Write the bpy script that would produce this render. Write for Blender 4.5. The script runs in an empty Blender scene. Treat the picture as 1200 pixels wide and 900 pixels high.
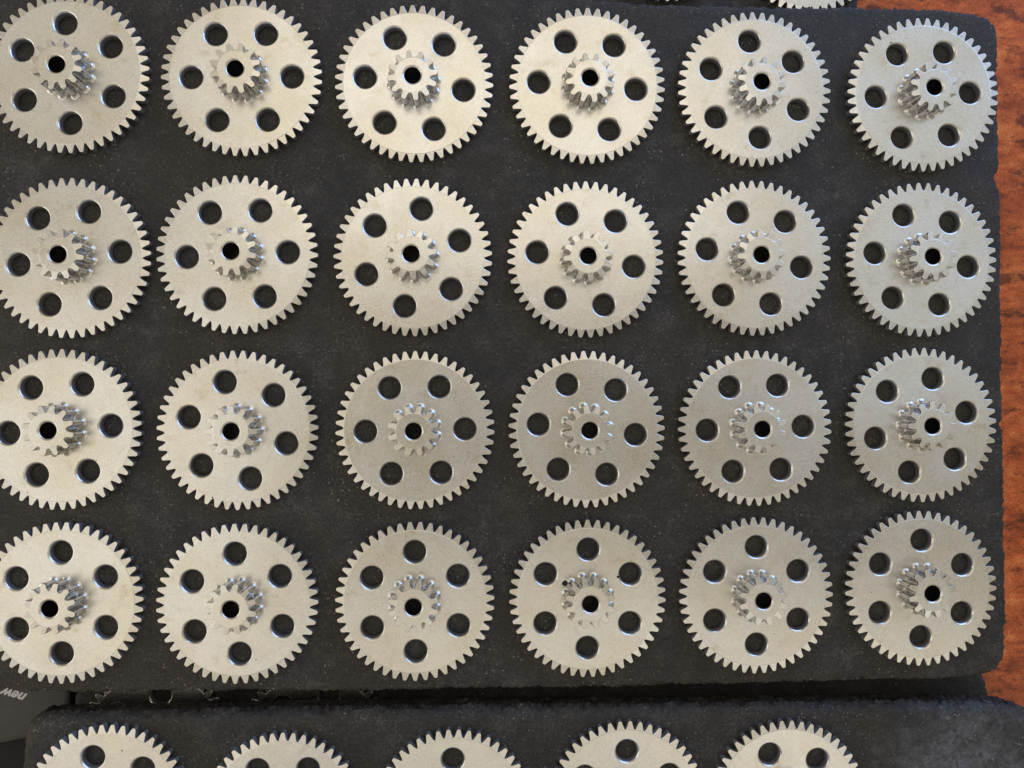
import bpy, bmesh, math, random
from mathutils import Vector, Matrix, noise
random.seed(7)
MM = 0.001
R = math.radians
scene = bpy.context.scene
col = scene.collection

# ------------------------------------------------------------------ camera
D = 275.5
cam_d = bpy.data.cameras.new('camera')
cam_d.sensor_width = 36.0
cam_d.lens = 850.0 / 1200.0 * 36.0
cam_d.clip_start = 0.01
cam_d.clip_end = 50
cam = bpy.data.objects.new('camera', cam_d)
col.objects.link(cam)
fwd = Vector((math.tan(0.03691454), math.tan(0.0083228), -1.0)).normalized()
rgt = fwd.cross(Vector((0, 1, 0))).normalized()
upv = rgt.cross(fwd)
cam.matrix_world = Matrix(((rgt.x, upv.x, -fwd.x, 0), (rgt.y, upv.y, -fwd.y, 0), (rgt.z, upv.z, -fwd.z, D * MM), (0, 0, 0, 1)))
scene.camera = cam

# ------------------------------------------------------------------ light
world = bpy.data.worlds.new('World')
scene.world = world
world.use_nodes = True
bg = world.node_tree.nodes['Background']
bg.inputs[0].default_value = (1.0, 0.93, 0.81, 1)
bg.inputs[1].default_value = 0.39


def area(name, loc, target, sx, sy, radiance, colour):
    d = bpy.data.lights.new(name, 'AREA')
    d.shape = 'RECTANGLE'
    d.size, d.size_y = sx, sy
    d.energy = radiance * math.pi * sx * sy
    d.color = colour
    o = bpy.data.objects.new(name, d)
    o.location = loc
    o.rotation_euler = (Vector(target) - Vector(loc)).to_track_quat('-Z', 'Y').to_euler()
    col.objects.link(o)
    return o


area('ceiling_panel', (0.02, 0.64, 1.3), (0.02, 0.64, 0), 1.15, 0.78, 1.10, (1.0, 0.94, 0.83))
area('room_fill', (-1.02, 0.84, 1.3), (-1.02, 0.84, 0), 0.9, 0.8, 0.34, (1.0, 0.93, 0.80))
area('room_fill', (-0.98, -0.35, 1.32), (-0.98, -0.35, 0), 1.1, 1.2, 0.76, (1.0, 0.95, 0.85))
area('room_fill', (0.95, -0.85, 1.3), (0.95, -0.85, 0), 0.9, 0.6, 0.86, (1.0, 0.96, 0.88))
area('room_fill', (0.08, -0.66, 1.3), (0.08, -0.66, 0), 0.8, 0.5, 0.66, (1.0, 0.94, 0.82))  # unseen panel added to brighten the lower middle gears
area('side_panel', (1.08, 0.50, 1.2), (1.08, 0.50, 0), 0.9, 1.2, 0.46, (0.68, 0.83, 1.0))
area('low_fill', (-1.45, -0.12, 0.36), (0, 0, 0), 1.2, 0.5, 2.0, (1.0, 0.97, 0.93))  # low fill added at the left to brighten chamfers and the gap end
area('sky_window', (0.95, 1.25, 0.45), (0, 0, 0), 1.8, 0.7, 4.3, (0.26, 0.48, 1.0))

scene.view_settings.view_transform = 'Standard'
scene.view_settings.look = 'None'
scene.view_settings.exposure = 0.0
scene.view_settings.gamma = 1.0


# ------------------------------------------------------------------ materials
class NT:
    def __init__(s, name):
        s.m = bpy.data.materials.new(name)
        s.m.use_nodes = True
        s.t = s.m.node_tree
        s.b = s.t.nodes['Principled BSDF']

    def n(s, typ, **kw):
        nd = s.t.nodes.new(typ)
        for k, v in kw.items():
            if k.startswith('i_'):
                key = k[2:]
                key = int(key) if key.isdigit() else key.replace('_', ' ')
                sock = nd.inputs[key]
                if isinstance(v, bpy.types.NodeSocket):
                    s.t.links.new(v, sock)
                else:
                    sock.default_value = v
            else:
                setattr(nd, k, v)
        return nd

    def link(s, a, b):
        s.t.links.new(a, b)

    def coords(s, scale=(1000, 1000, 1000), kind='Object', loc=None):
        tc = s.n('ShaderNodeTexCoord')
        src = tc.outputs[kind]
        mp = s.n('ShaderNodeMapping', i_Vector=src, i_Scale=scale)
        if loc is not None:
            s.link(loc, mp.inputs['Location'])
        return mp.outputs[0]

    def noise(s, vec, scale, detail=4, rough=0.55):
        return s.n('ShaderNodeTexNoise', i_Vector=vec, i_Scale=scale, i_Detail=detail, i_Roughness=rough).outputs['Fac']

    def ramp(s, fac, stops):
        r = s.n('ShaderNodeValToRGB', i_Fac=fac)
        el = r.color_ramp.elements
        while len(el) < len(stops):
            el.new(0.5)
        for e, (p, c) in zip(el, stops):
            e.position = p
            e.color = c if len(c) == 4 else (*c, 1)
        return r.outputs[0]

    def math(s, op, a, b=0.0, clamp=False):
        return s.n('ShaderNodeMath', operation=op, use_clamp=clamp, i_0=a, i_1=b).outputs[0]

    def mix(s, fac, a, b, blend='MIX'):
        nd = s.n('ShaderNodeMixRGB', blend_type=blend, i_Fac=fac, i_Color1=a, i_Color2=b)
        return nd.outputs[0]

    def set(s, **kw):
        for k, v in kw.items():
            sock = s.b.inputs[k.replace('_', ' ')]
            if isinstance(v, bpy.types.NodeSocket):
                s.link(v, sock)
            else:
                sock.default_value = v

    def bump(s, height, strength, dist):
        return s.n('ShaderNodeBump', i_Height=height, i_Strength=strength, i_Distance=dist).outputs[0]


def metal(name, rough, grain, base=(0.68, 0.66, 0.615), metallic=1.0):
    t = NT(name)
    oi = t.n('ShaderNodeObjectInfo')
    off = t.n('ShaderNodeVectorMath', operation='SCALE', i_0=oi.outputs['Location'])
    off.inputs['Scale'].default_value = 37000.0
    v = t.coords(loc=off.outputs[0])
    fine = t.noise(v, 1.5, 3, 0.7)
    mid = t.noise(v, 0.5, 3)
    big = t.noise(v, 0.05, 2)
    f1 = t.math('MULTIPLY_ADD', fine, 0.62)
    f1.node.inputs[2].default_value = 0.69
    f2 = t.math('MULTIPLY_ADD', mid, 0.16)
    f2.node.inputs[2].default_value = 0.92
    fac = t.math('MULTIPLY', f1, f2)
    c = t.mix(1.0, (*base, 1), fac, 'MULTIPLY')
    tint = t.ramp(big, [(0.38, (1, 1, 1)), (0.66, (0.95, 0.915, 0.84))])
    c = t.mix(1.0, c, tint, 'MULTIPLY')
    st = t.ramp(t.noise(v, 0.16, 5, 0.65), [(0.58, (1, 1, 1)), (0.72, (0.84, 0.78, 0.68))])
    c = t.mix(0.8, c, st, 'MULTIPLY')
    vs = t.coords(scale=(2600, 110, 1000), loc=off.outputs[0])
    sc = t.ramp(t.noise(vs, 1.0, 2), [(0.70, (1, 1, 1)), (0.75, (0.80, 0.79, 0.77))])
    c = t.mix(0.7, c, sc, 'MULTIPLY')
    r0 = t.math('MULTIPLY_ADD', fine, 0.12)
    r0.node.inputs[2].default_value = rough - 0.13
    r = t.math('MULTIPLY_ADD', t.noise(v, 0.07, 4, 0.6), 0.15)
    t.link(r0, r.node.inputs[2])
    t.set(Base_Color=c, Metallic=metallic, Roughness=r)
    h = t.math('ADD', t.math('MULTIPLY', fine, 0.35), t.math('MULTIPLY', t.noise(v, 0.09, 1), 0.9))
    t.set(Normal=t.bump(h, grain, 0.00006))
    return t.m


M_face = metal('sintered_steel_face', 0.29, 1.0)
M_tooth = metal('sintered_steel_teeth', 0.29, 0.7)
M_pin = metal('sintered_steel_pinion', 0.16, 0.08, (0.46, 0.475, 0.52), 1.0)
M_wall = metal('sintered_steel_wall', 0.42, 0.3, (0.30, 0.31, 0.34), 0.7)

t = NT('soot')  # soot specks, also the black sheet that paints shadow below the box
t.set(Base_Color=(0.01, 0.009, 0.009, 1), Roughness=0.9)
M_soot_shade = t.m


def slab_mat(name, painted_sheen=None):
    t = NT(name)
    v = t.coords()
    big = t.noise(v, 0.022, 5, 0.6)
    mid = t.noise(v, 0.10, 7, 0.72)
    fine = t.noise(v, 0.9, 5, 0.8)
    c = t.ramp(mid, [(0.36, (0.0125, 0.0115, 0.0107)), (0.50, (0.0245, 0.0226, 0.0208)), (0.65, (0.050, 0.046, 0.042))])
    c = t.mix(t.math('MULTIPLY', t.ramp(big, [(0.42, (0, 0, 0)), (0.62, (1, 1, 1))]), 0.55), c, (0.028, 0.0215, 0.0135, 1))
    g = t.math('MAXIMUM', t.math('MULTIPLY', t.math('SUBTRACT', fine, 0.28), 4.5), 0.25)
    c = t.mix(1.0, c, g, 'MULTIPLY')
    # dust flecks, clustered
    clus = t.ramp(t.noise(v, 0.06, 3), [(0.40, (0.15, 0.15, 0.15)), (0.64, (1, 1, 1))])
    for sc, thr, pick in ((0.75, 0.24, 0.45), (1.5, 0.34, 0.35), (0.42, 0.10, 0.50)):
        warp = t.n('ShaderNodeTexNoise', i_Vector=v, i_Scale=1.7, i_Detail=2.0)
        vv = t.n('ShaderNodeVectorMath', operation='MULTIPLY_ADD', i_0=warp.outputs['Color'], i_1=(1.1, 1.1, 0.0), i_2=v)
        vo = t.n('ShaderNodeTexVoronoi', i_Vector=vv.outputs[0], i_Scale=sc)
        sep = t.n('ShaderNodeSeparateColor', i_Color=vo.outputs['Color'])
        size = t.math('MULTIPLY', sep.outputs[1], thr)
        on = t.math('LESS_THAN', vo.outputs['Distance'], size)
        keep = t.math('GREATER_THAN', sep.outputs[0], pick)
        amt = t.math('MULTIPLY', t.math('MULTIPLY', on, keep), t.math('MULTIPLY', sep.outputs[2], clus))
        c = t.mix(amt, c, (0.30, 0.275, 0.24, 1))
    # scratches: stretched noise streaks
    vs = t.coords(scale=(1500, 60, 1000))
    sx = t.ramp(t.noise(vs, 1.0, 2), [(0.715, (0, 0, 0)), (0.76, (1, 1, 1))])
    msk = t.ramp(t.noise(v, 0.05, 2), [(0.52, (0, 0, 0)), (0.68, (1, 1, 1))])
    c = t.mix(t.math('MULTIPLY', t.math('MULTIPLY', sx, msk), 0.35), c, (0.12, 0.115, 0.11, 1))
    if painted_sheen:  # blotchy bluish window sheen, painted into the slab colour
        cx, cy, rad = painted_sheen
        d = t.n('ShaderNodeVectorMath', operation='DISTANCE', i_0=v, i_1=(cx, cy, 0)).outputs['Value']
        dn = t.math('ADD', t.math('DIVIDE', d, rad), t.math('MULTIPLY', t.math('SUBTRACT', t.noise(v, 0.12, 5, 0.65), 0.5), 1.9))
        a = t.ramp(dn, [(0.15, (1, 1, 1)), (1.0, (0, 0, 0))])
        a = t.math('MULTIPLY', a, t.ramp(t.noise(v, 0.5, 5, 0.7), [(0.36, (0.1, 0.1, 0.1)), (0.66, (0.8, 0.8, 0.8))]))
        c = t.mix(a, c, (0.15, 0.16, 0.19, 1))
    rr = t.math('MULTIPLY_ADD', mid, 0.35)
    rr.node.inputs[2].default_value = 0.46
    t.set(Base_Color=c, Roughness=rr)
    t.b.inputs['Specular IOR Level'].default_value = 0.4
    h = t.math('ADD', t.math('MULTIPLY', mid, 1.0), t.math('MULTIPLY', fine, 0.5))
    t.set(Normal=t.bump(h, 1.0, 0.0005))
    return t.m


M_slab = slab_mat('charcoal_slab')
M_slab_sheen = slab_mat('charcoal_slab_sheen', (187, -148, 34))

t = NT('varnished_wood')
v = t.coords(scale=(560, 1000, 1000))
v2 = t.coords(scale=(1000, 1000, 1000))
a = t.noise(v, 0.045, 6, 0.62)
b = t.noise(v, 0.22, 6, 0.68)
k = t.math('ADD', t.math('MULTIPLY', a, 0.55), t.math('MULTIPLY', b, 0.45))
c = t.ramp(k, [(0.34, (0.12, 0.026, 0.010)), (0.45, (0.34, 0.068, 0.018)), (0.54, (0.52, 0.118, 0.030)), (0.66, (0.76, 0.24, 0.066))])
dk = t.ramp(t.noise(v, 0.13, 5, 0.7), [(0.52, (0, 0, 0)), (0.62, (1, 1, 1))])
c = t.mix(t.math('MULTIPLY', dk, 0.8), c, (0.075, 0.022, 0.012, 1))
sp = t.noise(v2, 1.1, 4, 0.7)
sg = t.math('MULTIPLY_ADD', sp, 2.0)
sg.node.inputs[2].default_value = 0.0
c = t.mix(1.0, c, sg, 'MULTIPLY')
t.set(Base_Color=c, Roughness=0.30)
t.b.inputs['Specular IOR Level'].default_value = 0.25
t.set(Normal=t.bump(b, 0.25, 0.0004))
M_wood = t.m

t = NT('grey_plastic')
v = t.coords()
t.set(Base_Color=t.ramp(t.noise(v, 0.2, 3), [(0.3, (0.030, 0.027, 0.025)), (0.7, (0.042, 0.038, 0.034))]), Roughness=0.5)
M_box = t.m
t = NT('white_print')
t.set(Base_Color=(0.58, 0.58, 0.56, 1), Roughness=0.5)
M_print = t.m


# ------------------------------------------------------------------ helpers
def link(name, bm, mat, parent=None, sharp=32, flat=False, wall_mat=None):
    me = bpy.data.meshes.new(name)
    bm.normal_update()
    bm.to_mesh(me)
    bm.free()
    me.polygons.foreach_set('use_smooth', [True] * len(me.polygons))
    me.set_sharp_from_angle(angle=R(sharp))
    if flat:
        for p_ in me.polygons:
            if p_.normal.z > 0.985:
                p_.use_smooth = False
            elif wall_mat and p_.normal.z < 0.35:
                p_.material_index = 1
    me.materials.append(mat)
    if wall_mat:
        me.materials.append(wall_mat)
    o = bpy.data.objects.new(name, me)
    col.objects.link(o)
    if parent:
        o.parent = parent
    return o


def tag(o, label=None, cat=None, group=None, kind=None):
    for k_, v_ in (('label', label), ('category', cat), ('group', group), ('kind', kind)):
        if v_:
            o[k_] = v_


def ring(bm, pts):
    return [bm.verts.new((x * MM, y * MM, z * MM)) for x, y, z in pts]


def bridge(bm, a_, b_):
    n = len(a_)
    for i in range(n):
        j = (i + 1) % n
        bm.faces.new((a_[i], a_[j], b_[j], b_[i]))


def loop_edges(bm, vs):
    out = []
    for i in range(len(vs)):
        e = bm.edges.get((vs[i], vs[(i + 1) % len(vs)]))
        out.append(e or bm.edges.new((vs[i], vs[(i + 1) % len(vs)])))
    return out


def fill(bm, loops):
    es = [e for l in loops for e in loop_edges(bm, l)]
    before = set(bm.faces)
    bmesh.ops.triangle_fill(bm, edges=es, use_beauty=True, use_dissolve=False, normal=(0, 0, 1))
    for f in bm.faces:
        if f not in before:
            f.normal_update()
            if f.normal.z < 0:
                f.normal_flip()


def circle(r_, z, n, cx=0, cy=0):
    return [(cx + r_ * math.cos(2 * math.pi * i / n), cy + r_ * math.sin(2 * math.pi * i / n), z) for i in range(n)]


def profile(n, half):
    """closed toothed outline, tooth 0 centred on +x; half = [(u, r)] from valley (u=-.5) to tip (u=0)"""
    full = half + [(-u, r_) for u, r_ in reversed(half[1:-1])]
    out = []
    for k_ in range(n):
        for u, r_ in full:
            a_ = (k_ + u) * 2 * math.pi / n
            out.append((r_ * math.cos(a_), r_ * math.sin(a_)))
    return out


def normals2(pts):
    n = len(pts)
    out = []
    for i in range(n):
        x0, y0 = pts[i - 1]
        x1, y1 = pts[(i + 1) % n]
        dx, dy = x1 - x0, y1 - y0
        l = math.hypot(dx, dy) or 1
        out.append((dy / l, -dx / l))
    return out


# ------------------------------------------------------------------ slabs, table
def smooth_closed(pts, step):
    """Catmull-Rom through a closed outline, resampled to about `step` mm"""
    n = len(pts)
    dense = []
    for i in range(n):
        p0, p1, p2, p3 = (Vector(pts[(i + q) % n]) for q in (-1, 0, 1, 2))
        seg = (p2 - p1).length
        m = max(2, int(seg / step))
        t0 = (p2 - p0).normalized() * min(seg, (p1 - p0).length) * 0.8
        t1 = (p3 - p1).normalized() * min(seg, (p3 - p2).length) * 0.8
        for q in range(m):
            s_ = q / m
            h00, h10 = 2 * s_**3 - 3 * s_**2 + 1, s_**3 - 2 * s_**2 + s_
            h01, h11 = -2 * s_**3 + 3 * s_**2, s_**3 - s_**2
            dense.append(p1 * h00 + t0 * h10 + p2 * h01 + t1 * h11)
    return dense


def ccw(pts):
    a_ = sum(pts[i - 1][0] * pts[i][1] - pts[i][0] * pts[i - 1][1] for i in range(len(pts)))
    return pts if a_ > 0 else list(reversed(pts))


def make_slab(outline, ztop, thick, mat, rings, seed, jit=1.0):
    base = smooth_closed(ccw(outline), 0.7)
    n = len(base)
    b2 = [(p.x, p.y) for p in base]
    nr = normals2(b2)
    bm = bmesh.new()
    prev = None
    first = None
    for inset, dz, amp in rings:
        w = int(2 + inset * 1.5)
        pts = []
        for i in range(n):
            # smooth the outline more the further in the ring lies
            sx = sy = nx = ny = 0
            for q in range(-w, w + 1):
                p = b2[(i + q) % n]
                m_ = nr[(i + q) % n]
                sx += p[0]; sy += p[1]; nx += m_[0]; ny += m_[1]
            c_ = 2 * w + 1
            l = math.hypot(nx, ny) or 1
            p = Vector((sx / c_, sy / c_, dz + seed))
            f1_ = noise.noise(p * 0.13) * 0.35 + noise.noise(p * 0.42) * 0.32 + noise.noise(p * 1.0) * 0.55 + noise.noise(p * 2.3) * 0.3 + 0.45 - abs(noise.noise(p * 0.33 + Vector((40, 7, 2)))) * 1.3 - abs(noise.noise(p * 0.8)) * 0.7
            off = -inset + amp * jit * f1_
            zz = ztop - dz + (noise.noise(p * 0.8 + Vector((9, 3, 1))) * 0.22 * amp if 0 < dz < thick else 0)
            pts.append((p.x + nx / l * off, p.y + ny / l * off, zz))
        vs = ring(bm, pts)
        if prev:
            bridge(bm, vs, prev)
        else:
            first = vs
        prev = vs
    fill(bm, [first])
    return bm


Z_TOP, TH = -3.2, 10.0
Z_LOWG = -20.638         # plate top of the gears below
Z_LOW = Z_LOWG - 3.2     # top of the lower slabs
Z_TABLE = Z_LOW - 10.0
BIG = [(-201.4, 159.3), (10.3, 155.9), (43.4, 151.3), (63.4, 150.0), (76.8, 150.0), (110.5, 149.9), (144.5, 150.6), (161.7, 150.3), (178.8, 150.3), (189.2, 149.5), (197.8, 147.6), (202.0, 143.6), (203.0, 137.5), (202.9, 120.6), (202.8, 103.6), (203.4, 90.1), (201.6, 84.7), (201.9, 82.3), (203.3, 79.3), (203.9, 63.1), (203.4, 39.4), (204.0, 19.2), (203.6, 2.4), (204.2, -12.2), (202.1, -13.6), (204.2, -16.1), (204.4, -34.6), (204.6, -64.8), (204.8, -81.6), (204.4, -101.6), (203.3, -107.0), (199.8, -110.3), (194.7, -112.2), (177.5, -113.3), (143.5, -113.1), (109.8, -113.6), (76.3, -113.9), (43.2, -114.3), (10.3, -114.1), (-22.3, -114.2), (-54.6, -114.4), (-86.6, -113.6), (-118.4, -113.4), (-149.8, -113.6), (-165.5, -112.7), (-181.1, -111.8), (-201.7, -111.6)]
NEAR = [(-175.1, -196.0), (-174.6, -157.0), (-174.4, -141.2), (-173.2, -131.7), (-171.3, -125.3), (-167.3, -122.2), (-159.2, -121.7), (-149.8, -121.9), (-118.3, -121.9), (-86.6, -121.6), (-41.7, -121.7), (23.4, -122.1), (89.6, -122.5), (157.0, -122.9), (186.0, -123.4), (199.8, -123.6), (207.6, -124.6), (215.5, -127.4), (222.2, -133.6), (226.5, -145), (228.3, -195.4)]
LOW = [(-165.3, -196.1), (-165.3, -128.1), (-164.3, -117.8), (-161.6, -110.4), (-150, -109.6), (190.0, -113.0), (205.4, -115.1), (209.7, -119.9), (211.7, -126.3), (212.7, -134.2), (212.3, -195.0)]
TOPLOW = [(13.1, 251.9), (13.0, 158.5), (149.7, 158.5), (155.5, 159.7), (157.4, 164.7), (157.8, 255.4)]

RIM = [(2.6, 0, 0), (1.2, 0.05, 0.3), (0.45, 0.3, 0.7), (0.0, 0.9, 1.0), (-0.1, 1.7, 1.0)]
ROUND = [(6.0, 0, 0), (3.4, 0.2, 0.3), (1.9, 0.8, 0.5), (0.8, 1.9, 0.8), (0.1, 3.4, 1.0)]


def wall(th):
    return [(0.0, z, 1.0) for z in (3.8, 5.5, 7.2, 8.6) if z < th - 0.5] + [(0.2, th, 0.6)]


o = link('table', (lambda bm: (bm.faces.new(ring(bm, [(-700, -600, 0), (700, -600, 0), (700, 600, 0), (-700, 600, 0)])), bm)[1])(bmesh.new()), M_wood)
o.location.z = Z_TABLE * MM
tag(o, kind='structure')

th_big = Z_TOP - Z_TABLE
o = link('slab', make_slab(BIG, Z_TOP, th_big, M_slab, RIM + [(-0.1, z, 1.0) for z in (4, 8, 14, 20, 26)] + [(0.2, th_big, 0.6)], 3.1), M_slab)
tag(o, 'big charcoal black slab with chipped edges carrying four rows of steel gears', 'slab', 'black slabs on the table')
o = link('slab', make_slab(NEAR, Z_TOP, TH, M_slab_sheen, ROUND + wall(TH), 11.7, 1.1), M_slab_sheen)
tag(o, 'black slab along the bottom of the photo with bluish sheen painted on its right end and one row of gears', 'slab', 'black slabs on the table')
o = link('slab', make_slab(LOW, Z_LOW, 10, M_slab, RIM + wall(10), 23.3), M_slab)
tag(o, 'lower black slab in deep shadow inside the gap between the two upper slabs', 'slab', 'black slabs on the table')
o = link('slab', make_slab(TOPLOW, Z_LOW, 10, M_slab, RIM + wall(10), 31.9), M_slab)
tag(o, 'lower black slab peeking out behind the top edge of the big slab', 'slab', 'black slabs on the table')

# ------------------------------------------------------------------ gears
PT = 3.2          # plate thickness
PH = 7.438        # pinion height above the plate
BIG_HALF = [(-.5, 26.98), (-.445, 27.08), (-.39, 27.4), (-.32, 28.05), (-.25, 28.85), (-.195, 29.5), (-.15, 29.83), (-.09, 29.97), (0, 30.0)]
PIN_HALF = [(-.5, 6.66), (-.44, 6.69), (-.39, 6.78), (-.36, 6.91), (-.335, 7.06), (-.306, 7.26), (-.281, 7.48), (-.2545, 7.9), (-.2402, 8.37), (-.221, 8.68), (-.192, 8.92), (-.152, 9.14), (-.106, 9.3), (-.055, 9.39), (0, 9.42)]


def rim_mesh():
    bm = bmesh.new()
    pr = profile(47, BIG_HALF)
    nr = normals2(pr)

    def top(r_):
        return PT - 0.05 - max(0, r_ - 26.9) * 0.085

    def off(d, zf):
        return [(x + nx * d, y + ny * d, zf(math.hypot(x, y))) for (x, y), (nx, ny) in zip(pr, nr)]
    inner = ring(bm, [(26.8 * x / math.hypot(x, y), 26.8 * y / math.hypot(x, y), PT - 0.05) for x, y in pr])
    r0 = ring(bm, off(-0.13, top))
    r1 = ring(bm, off(-0.04, lambda r_: top(r_) - 0.05))
    r2 = ring(bm, off(0.0, lambda r_: top(r_) - 0.15))
    r3 = ring(bm, off(0.0, lambda r_: 0.18))
    r4 = ring(bm, off(-0.15, lambda r_: 0.0))
    bridge(bm, r0, inner)
    for a_, b_ in ((r1, r0), (r2, r1), (r3, r2), (r4, r3)):
        bridge(bm, a_, b_)
    return bm


def disc_mesh():
    bm = bmesh.new()
    N = 188
    o0 = ring(bm, circle(26.72, PT, N))
    o1 = ring(bm, circle(26.84, PT - 0.03, N))
    o2 = ring(bm, circle(26.86, PT - 0.12, N))
    bridge(bm, o1, o0)
    bridge(bm, o2, o1)
    loops = [o0]
    c0 = ring(bm, circle(3.1, PT, 40))
    loops.append(c0)
    for k_ in range(6):
        a_ = k_ * math.pi / 3
        cx, cy = 18.72 * math.cos(a_), 18.72 * math.sin(a_)
        seq = [(4.84, PT), (4.66, PT - 0.06), (4.36, PT - 0.32), (4.14, PT - 0.66), (4.02, PT - 1.05), (3.98, PT - 1.4), (3.97, 0.3), (4.2, 0.0)]
        rs = [ring(bm, circle(r_, z, 48, cx, cy)) for r_, z in seq]
        for p, q in zip(rs, rs[1:]):
            bridge(bm, p, q)
        loops.append(rs[0])
    for p in loops[2:]:
        for f in {f for v_ in p for f in v_.link_faces}:
            pass
    fill(bm, loops)
    bmesh.ops.recalc_face_normals(bm, faces=[f for f in bm.faces])
    up = [f for f in bm.faces if len(f.verts) == 3]
    up[0].normal_update()
    if up[0].normal.z < 0:
        bmesh.ops.reverse_faces(bm, faces=list(bm.faces))
    return bm


def pinion_mesh():
    bm = bmesh.new()
    pr = profile(12, PIN_HALF)
    nr = normals2(pr)
    n = len(pr)
    zt = PT + PH

    def off(d, z=None, zf=None):
        out = []
        for (x, y), (nx, ny) in zip(pr, nr):
            rr = math.hypot(x, y)
            half = 1.05 if rr < 8.37 else math.sqrt(max(0.0, 1.05 ** 2 - (rr - 8.37) ** 2))
            gap = (rr * 0.5236 - 2 * half) / 2
            q = d * min(1.0, max(0.45, gap) * 0.85 / 1.5) if d > 0 else d
            out.append((x + nx * q, y + ny * q, z if zf is None else zf(rr)))
        return out

    def top(r_):
        return zt - 0.04 - max(0, r_ - 6.7) * 0.10
    FR = 1.35      # fillet at the foot of the teeth
    foot = [off(FR * (1 - math.sin(R(a_))), PT + FR * (math.cos(R(7)) - math.cos(R(a_))) - 0.02) for a_ in (7, 15, 23, 31, 40, 50, 60, 70, 80, 90)]
    seq = foot + [off(0, PT + 5.0),
           off(0, zf=lambda r_: top(r_) - 0.18), off(-0.05, zf=lambda r_: top(r_) - 0.05), off(-0.14, zf=top)]
    rs = [ring(bm, s_) for s_ in seq]
    for a_, b_ in zip(rs, rs[1:]):
        bridge(bm, a_, b_)
    unit = [(x / math.hypot(x, y), y / math.hypot(x, y)) for x, y in pr]

    def cr(r_, z):
        return ring(bm, [(x * r_, y * r_, z) for x, y in unit])
    last = rs[-1]
    for r_, z in ((6.45, zt - 0.03), (6.38, zt), (3.72, zt), (3.55, zt - 0.05), (3.2, zt - 0.32), (3.0, zt - 0.55), (2.95, zt - 0.9), (2.95, 0.0)):
        nx_ = cr(r_, z)
        bridge(bm, last, nx_)
        last = nx_
    return bm


def make_gear():
    root = bpy.data.objects.new('gear', None)
    root.empty_display_size = 0.01
    col.objects.link(root)
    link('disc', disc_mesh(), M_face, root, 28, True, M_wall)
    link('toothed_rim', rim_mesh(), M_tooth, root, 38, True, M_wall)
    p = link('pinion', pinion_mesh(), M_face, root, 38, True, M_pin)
    p.rotation_euler.z = R(15)
    return root


def copy_gear(src):
    c_ = src.copy()
    col.objects.link(c_)
    for ch in list(src.children):
        if ch.name.split('.')[0] not in ('disc', 'toothed_rim', 'pinion'):
            continue
        k_ = ch.copy()
        col.objects.link(k_)
        k_.parent = c_
    return c_


GEARS = [
    (1, 1, -155.77, 118.33, -26.8, 4.41), (1, 2, -91.68, 117.94, 1.3, 4.81), (1, 3, -26.95, 116.44, -6.7, 7.24), (1, 4, 39.07, 116.64, -3.3, 5.54), (1, 5, 104.05, 116.24, -23.9, 7.34), (1, 6, 170.61, 115.16, 3.2, 1.99),
    (2, 1, -154.89, 49.21, 7.7, 4.04), (2, 2, -93.06, 50.91, 3.1, 7.64), (2, 3, -27.33, 50.32, 20.4, 3.39), (2, 4, 38.37, 49.97, -8.0, 5.74), (2, 5, 103.81, 50.89, -10.3, 0.19), (2, 6, 169.66, 50.69, -7.7, 0.19),
    (3, 1, -158.09, -14.65, 4.0, 4.39), (3, 2, -92.78, -15.08, -15.3, 1.94), (3, 3, -26.43, -15.16, 1.3, 5.94), (3, 4, 38.85, -15.01, -6.1, 0.89), (3, 5, 103.92, -14.66, 2.1, 4.69), (3, 6, 169.21, -13.62, 15.4, 3.04),
    (4, 1, -157.15, -79.01, -29.3, 2.24), (4, 2, -92.69, -80.00, -27.1, 0.49), (4, 3, -26.43, -79.86, -29.3, 2.04), (4, 4, 39.08, -79.41, 29.5, 5.84), (4, 5, 104.20, -78.94, -30.0, 0.19), (4, 6, 168.94, -76.89, 29.2, 7.24),
    (5, 1, -140.32, -154.32, 45.8, 1.94), (5, 2, -75.71, -158.38, 0.0, 5.74), (5, 3, -11.89, -158.31, 31.0, 1.94), (5, 4, 54.04, -156.32, 30.0, 3.14), (5, 5, 116.49, -157.13, 52.8, 2.84),
    (6, 1, -132.0, -140.5, 23.3, 3.0), (6, 2, -68.9, -141.2, 12.0, 1.0),
    (7, 1, 134.8, 186.8, 30.0, 0.5), (7, 2, 75.3, 191.1, 10.0, 2.0)]
ORD = ['leftmost', 'second from left', 'third from left', 'third from right', 'second from right', 'rightmost']
ROWS = {1: 'top row of the big black slab', 2: 'second row of the big black slab', 3: 'third row of the big black slab', 4: 'bottom row of the big black slab'}
ORD5 = ['leftmost', 'second from left', 'middle', 'second from right', 'rightmost']
NOTE = {(1, 1): 'cut off by the upper left corner of the photo', (1, 6): 'nearest the rounded top right corner of the slab', (4, 4): 'with a soot spot beside its pinion',
        (3, 6): 'beside the notch in the slab edge', (4, 6): 'nearest the bottom right corner of the slab', (3, 2): 'with a dark speck near its lower rim'}


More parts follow.
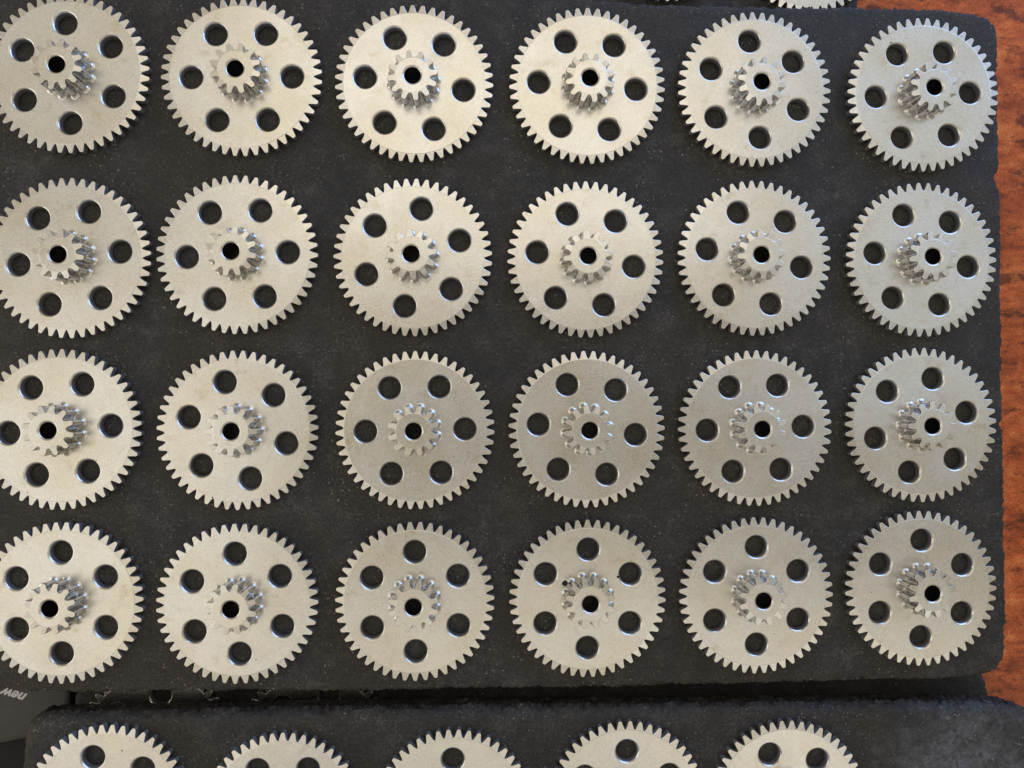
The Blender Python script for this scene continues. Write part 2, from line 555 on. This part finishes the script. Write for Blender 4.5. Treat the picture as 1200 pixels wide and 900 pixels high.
def gear_label(r_, c_):
    if r_ <= 4:
        s_ = 'grey steel gear, %s in the %s' % (ORD[c_ - 1], ROWS[r_])
        if (r_, c_) in NOTE:
            s_ = s_.replace('grey steel gear,', 'steel gear') + ', ' + NOTE[(r_, c_)] if False else 'steel gear %s, %s in %s' % (NOTE[(r_, c_)], ORD[c_ - 1], ROWS[r_].replace(' of the big black slab', ''))
        return s_
    if r_ == 5:
        return 'steel gear cut off by the bottom edge, %s on the bottom slab' % ORD5[c_ - 1]
    if r_ == 6:
        return ['shadowed gear on the lower slab in the gap, its leftmost teeth catching light', 'darker gear deep in the gap between the slabs, right of the lit one'][c_ - 1]
    return ['gear peeking out at the top edge, beside the wood, behind the big slab', 'gear of which only bottom teeth tips show behind the top slab edge'][c_ - 1]


proto = make_gear()
by_pos = {}
for i, (r_, c_, x, y, ha, tip) in enumerate(GEARS):
    g = proto if i == 0 else copy_gear(proto)
    z = Z_TOP if r_ <= 5 else Z_LOW
    g.location = (x * MM, y * MM, (z + 0.01) * MM)
    rnd = random.Random(r_ * 31 + c_)
    tl = 0.25 if r_ <= 5 else 0
    g.rotation_euler = (R(rnd.uniform(-tl, tl)), R(rnd.uniform(-tl, tl)), R(ha))
    for ch in g.children:
        if ch.name.startswith('toothed_rim'):
            ch.rotation_euler.z = R(tip - ha)
    tag(g, gear_label(r_, c_), 'gear', 'steel gears standing on the black slabs')
    by_pos[(r_, c_)] = g


def speck(pos, x, y, rad, z=PT, squash=0.35, name='speck'):
    g = by_pos[pos]
    bm = bmesh.new()
    bmesh.ops.create_icosphere(bm, subdivisions=2, radius=rad * MM)
    for v_ in bm.verts:
        f = 1 + 0.35 * noise.noise(v_.co * (0.9 / (rad * MM)) + Vector((x, y, 0)))
        v_.co = v_.co * f
        v_.co.z *= squash
    o_ = link(name, bm, M_soot_shade, g, 60)
    lx, ly = x - g.location.x / MM, y - g.location.y / MM
    a_ = -g.rotation_euler.z
    o_.location = ((lx * math.cos(a_) - ly * math.sin(a_)) * MM, (lx * math.sin(a_) + ly * math.cos(a_)) * MM, z * MM)
    return o_


speck((4, 4), 30.3, -73.4, 1.15, squash=0.8, name='soot_spot')
speck((4, 4), 50.6, -71.2, 0.55, name='soot_spot')
for pos, x, y, rad in (((3, 2), -101.9, -40.1, .28), ((5, 1), -134.7, -133.9, .3), ((1, 1), -161.9, 106.5, .2), ((1, 6), 157.7, 135.2, .28), ((3, 1), -169.4, -37.9, .22), ((3, 1), -144.5, -26.0, .2),
                       ((3, 3), -31.7, -25.4, .2), ((4, 2), -85.6, -100.8, .22), ((4, 6), 149.0, -78.1, .22), ((4, 5), 110.9, -93.7, .2), ((4, 3), -38.4, -62.4, .18)):
    speck(pos, x, y, rad)

# ------------------------------------------------------------------ grey box with lettering, lower left
BOX = [(-244.2, -141.4), (-194.4, -141.9), (-190.5, -141.2), (-184, -140), (-176, -138.5), (-170, -136.0), (-167.5, -130.2), (-167.0, -123.0), (-167.2, -108.0), (-170, -100), (-244.4, -99.9)]
root = bpy.data.objects.new('box', None)
col.objects.link(root)
root.location = (-200 * MM, -120 * MM, Z_TABLE * MM)
tag(root, 'dark grey box with white lettering in the gap at the left edge', 'box')


def rounded(outline, z0, z1, bev, step=1.2):
    base = smooth_closed(ccw(outline), step)
    b2 = [(p.x + 200, p.y + 120) for p in base]
    nr = normals2(b2)
    bm = bmesh.new()
    prev = None
    for ins, z in ((bev * 2, z1), (bev * 0.9, z1 - bev * 0.12), (bev * 0.3, z1 - bev * 0.4), (0, z1 - bev), (0, z0)):
        vs = ring(bm, [(x - nx * ins, y - ny * ins, z) for (x, y), (nx, ny) in zip(b2, nr)])
        if prev:
            bridge(bm, vs, prev)
        else:
            fst = vs
        prev = vs
    fill(bm, [fst])
    return bm


link('lid', rounded(BOX, 4.0, 10.0, 1.2), M_box, root)
link('base', rounded([(-244.4, -190), (-176.5, -190), (-175.5, -150), (-171, -140), (-171, -104), (-244.4, -104)], 0.0, 4.0, 1.0), M_soot_shade, root)  # added black sheet standing in for deep shadow on the table
cv = bpy.data.curves.new('lettering', 'FONT')
cv.body = 'new'
cv.size = 5.6 * MM
cv.shear = 0.45
cv.extrude = 0.02 * MM
cv.offset = 0.2 * MM
cv.resolution_u = 3
tmp = bpy.data.objects.new('tmp', cv)
col.objects.link(tmp)
dg = bpy.context.evaluated_depsgraph_get()
me = bpy.data.meshes.new_from_object(tmp.evaluated_get(dg))
bpy.data.objects.remove(tmp)
me.name = 'lettering'
me.materials.clear()
me.materials.append(M_print)
lt = bpy.data.objects.new('lettering', me)
col.objects.link(lt)
lt.parent = root
lt.rotation_euler = (0, 0, R(163))
lt.location = (16.4 * MM, -2.2 * MM, 10.03 * MM)
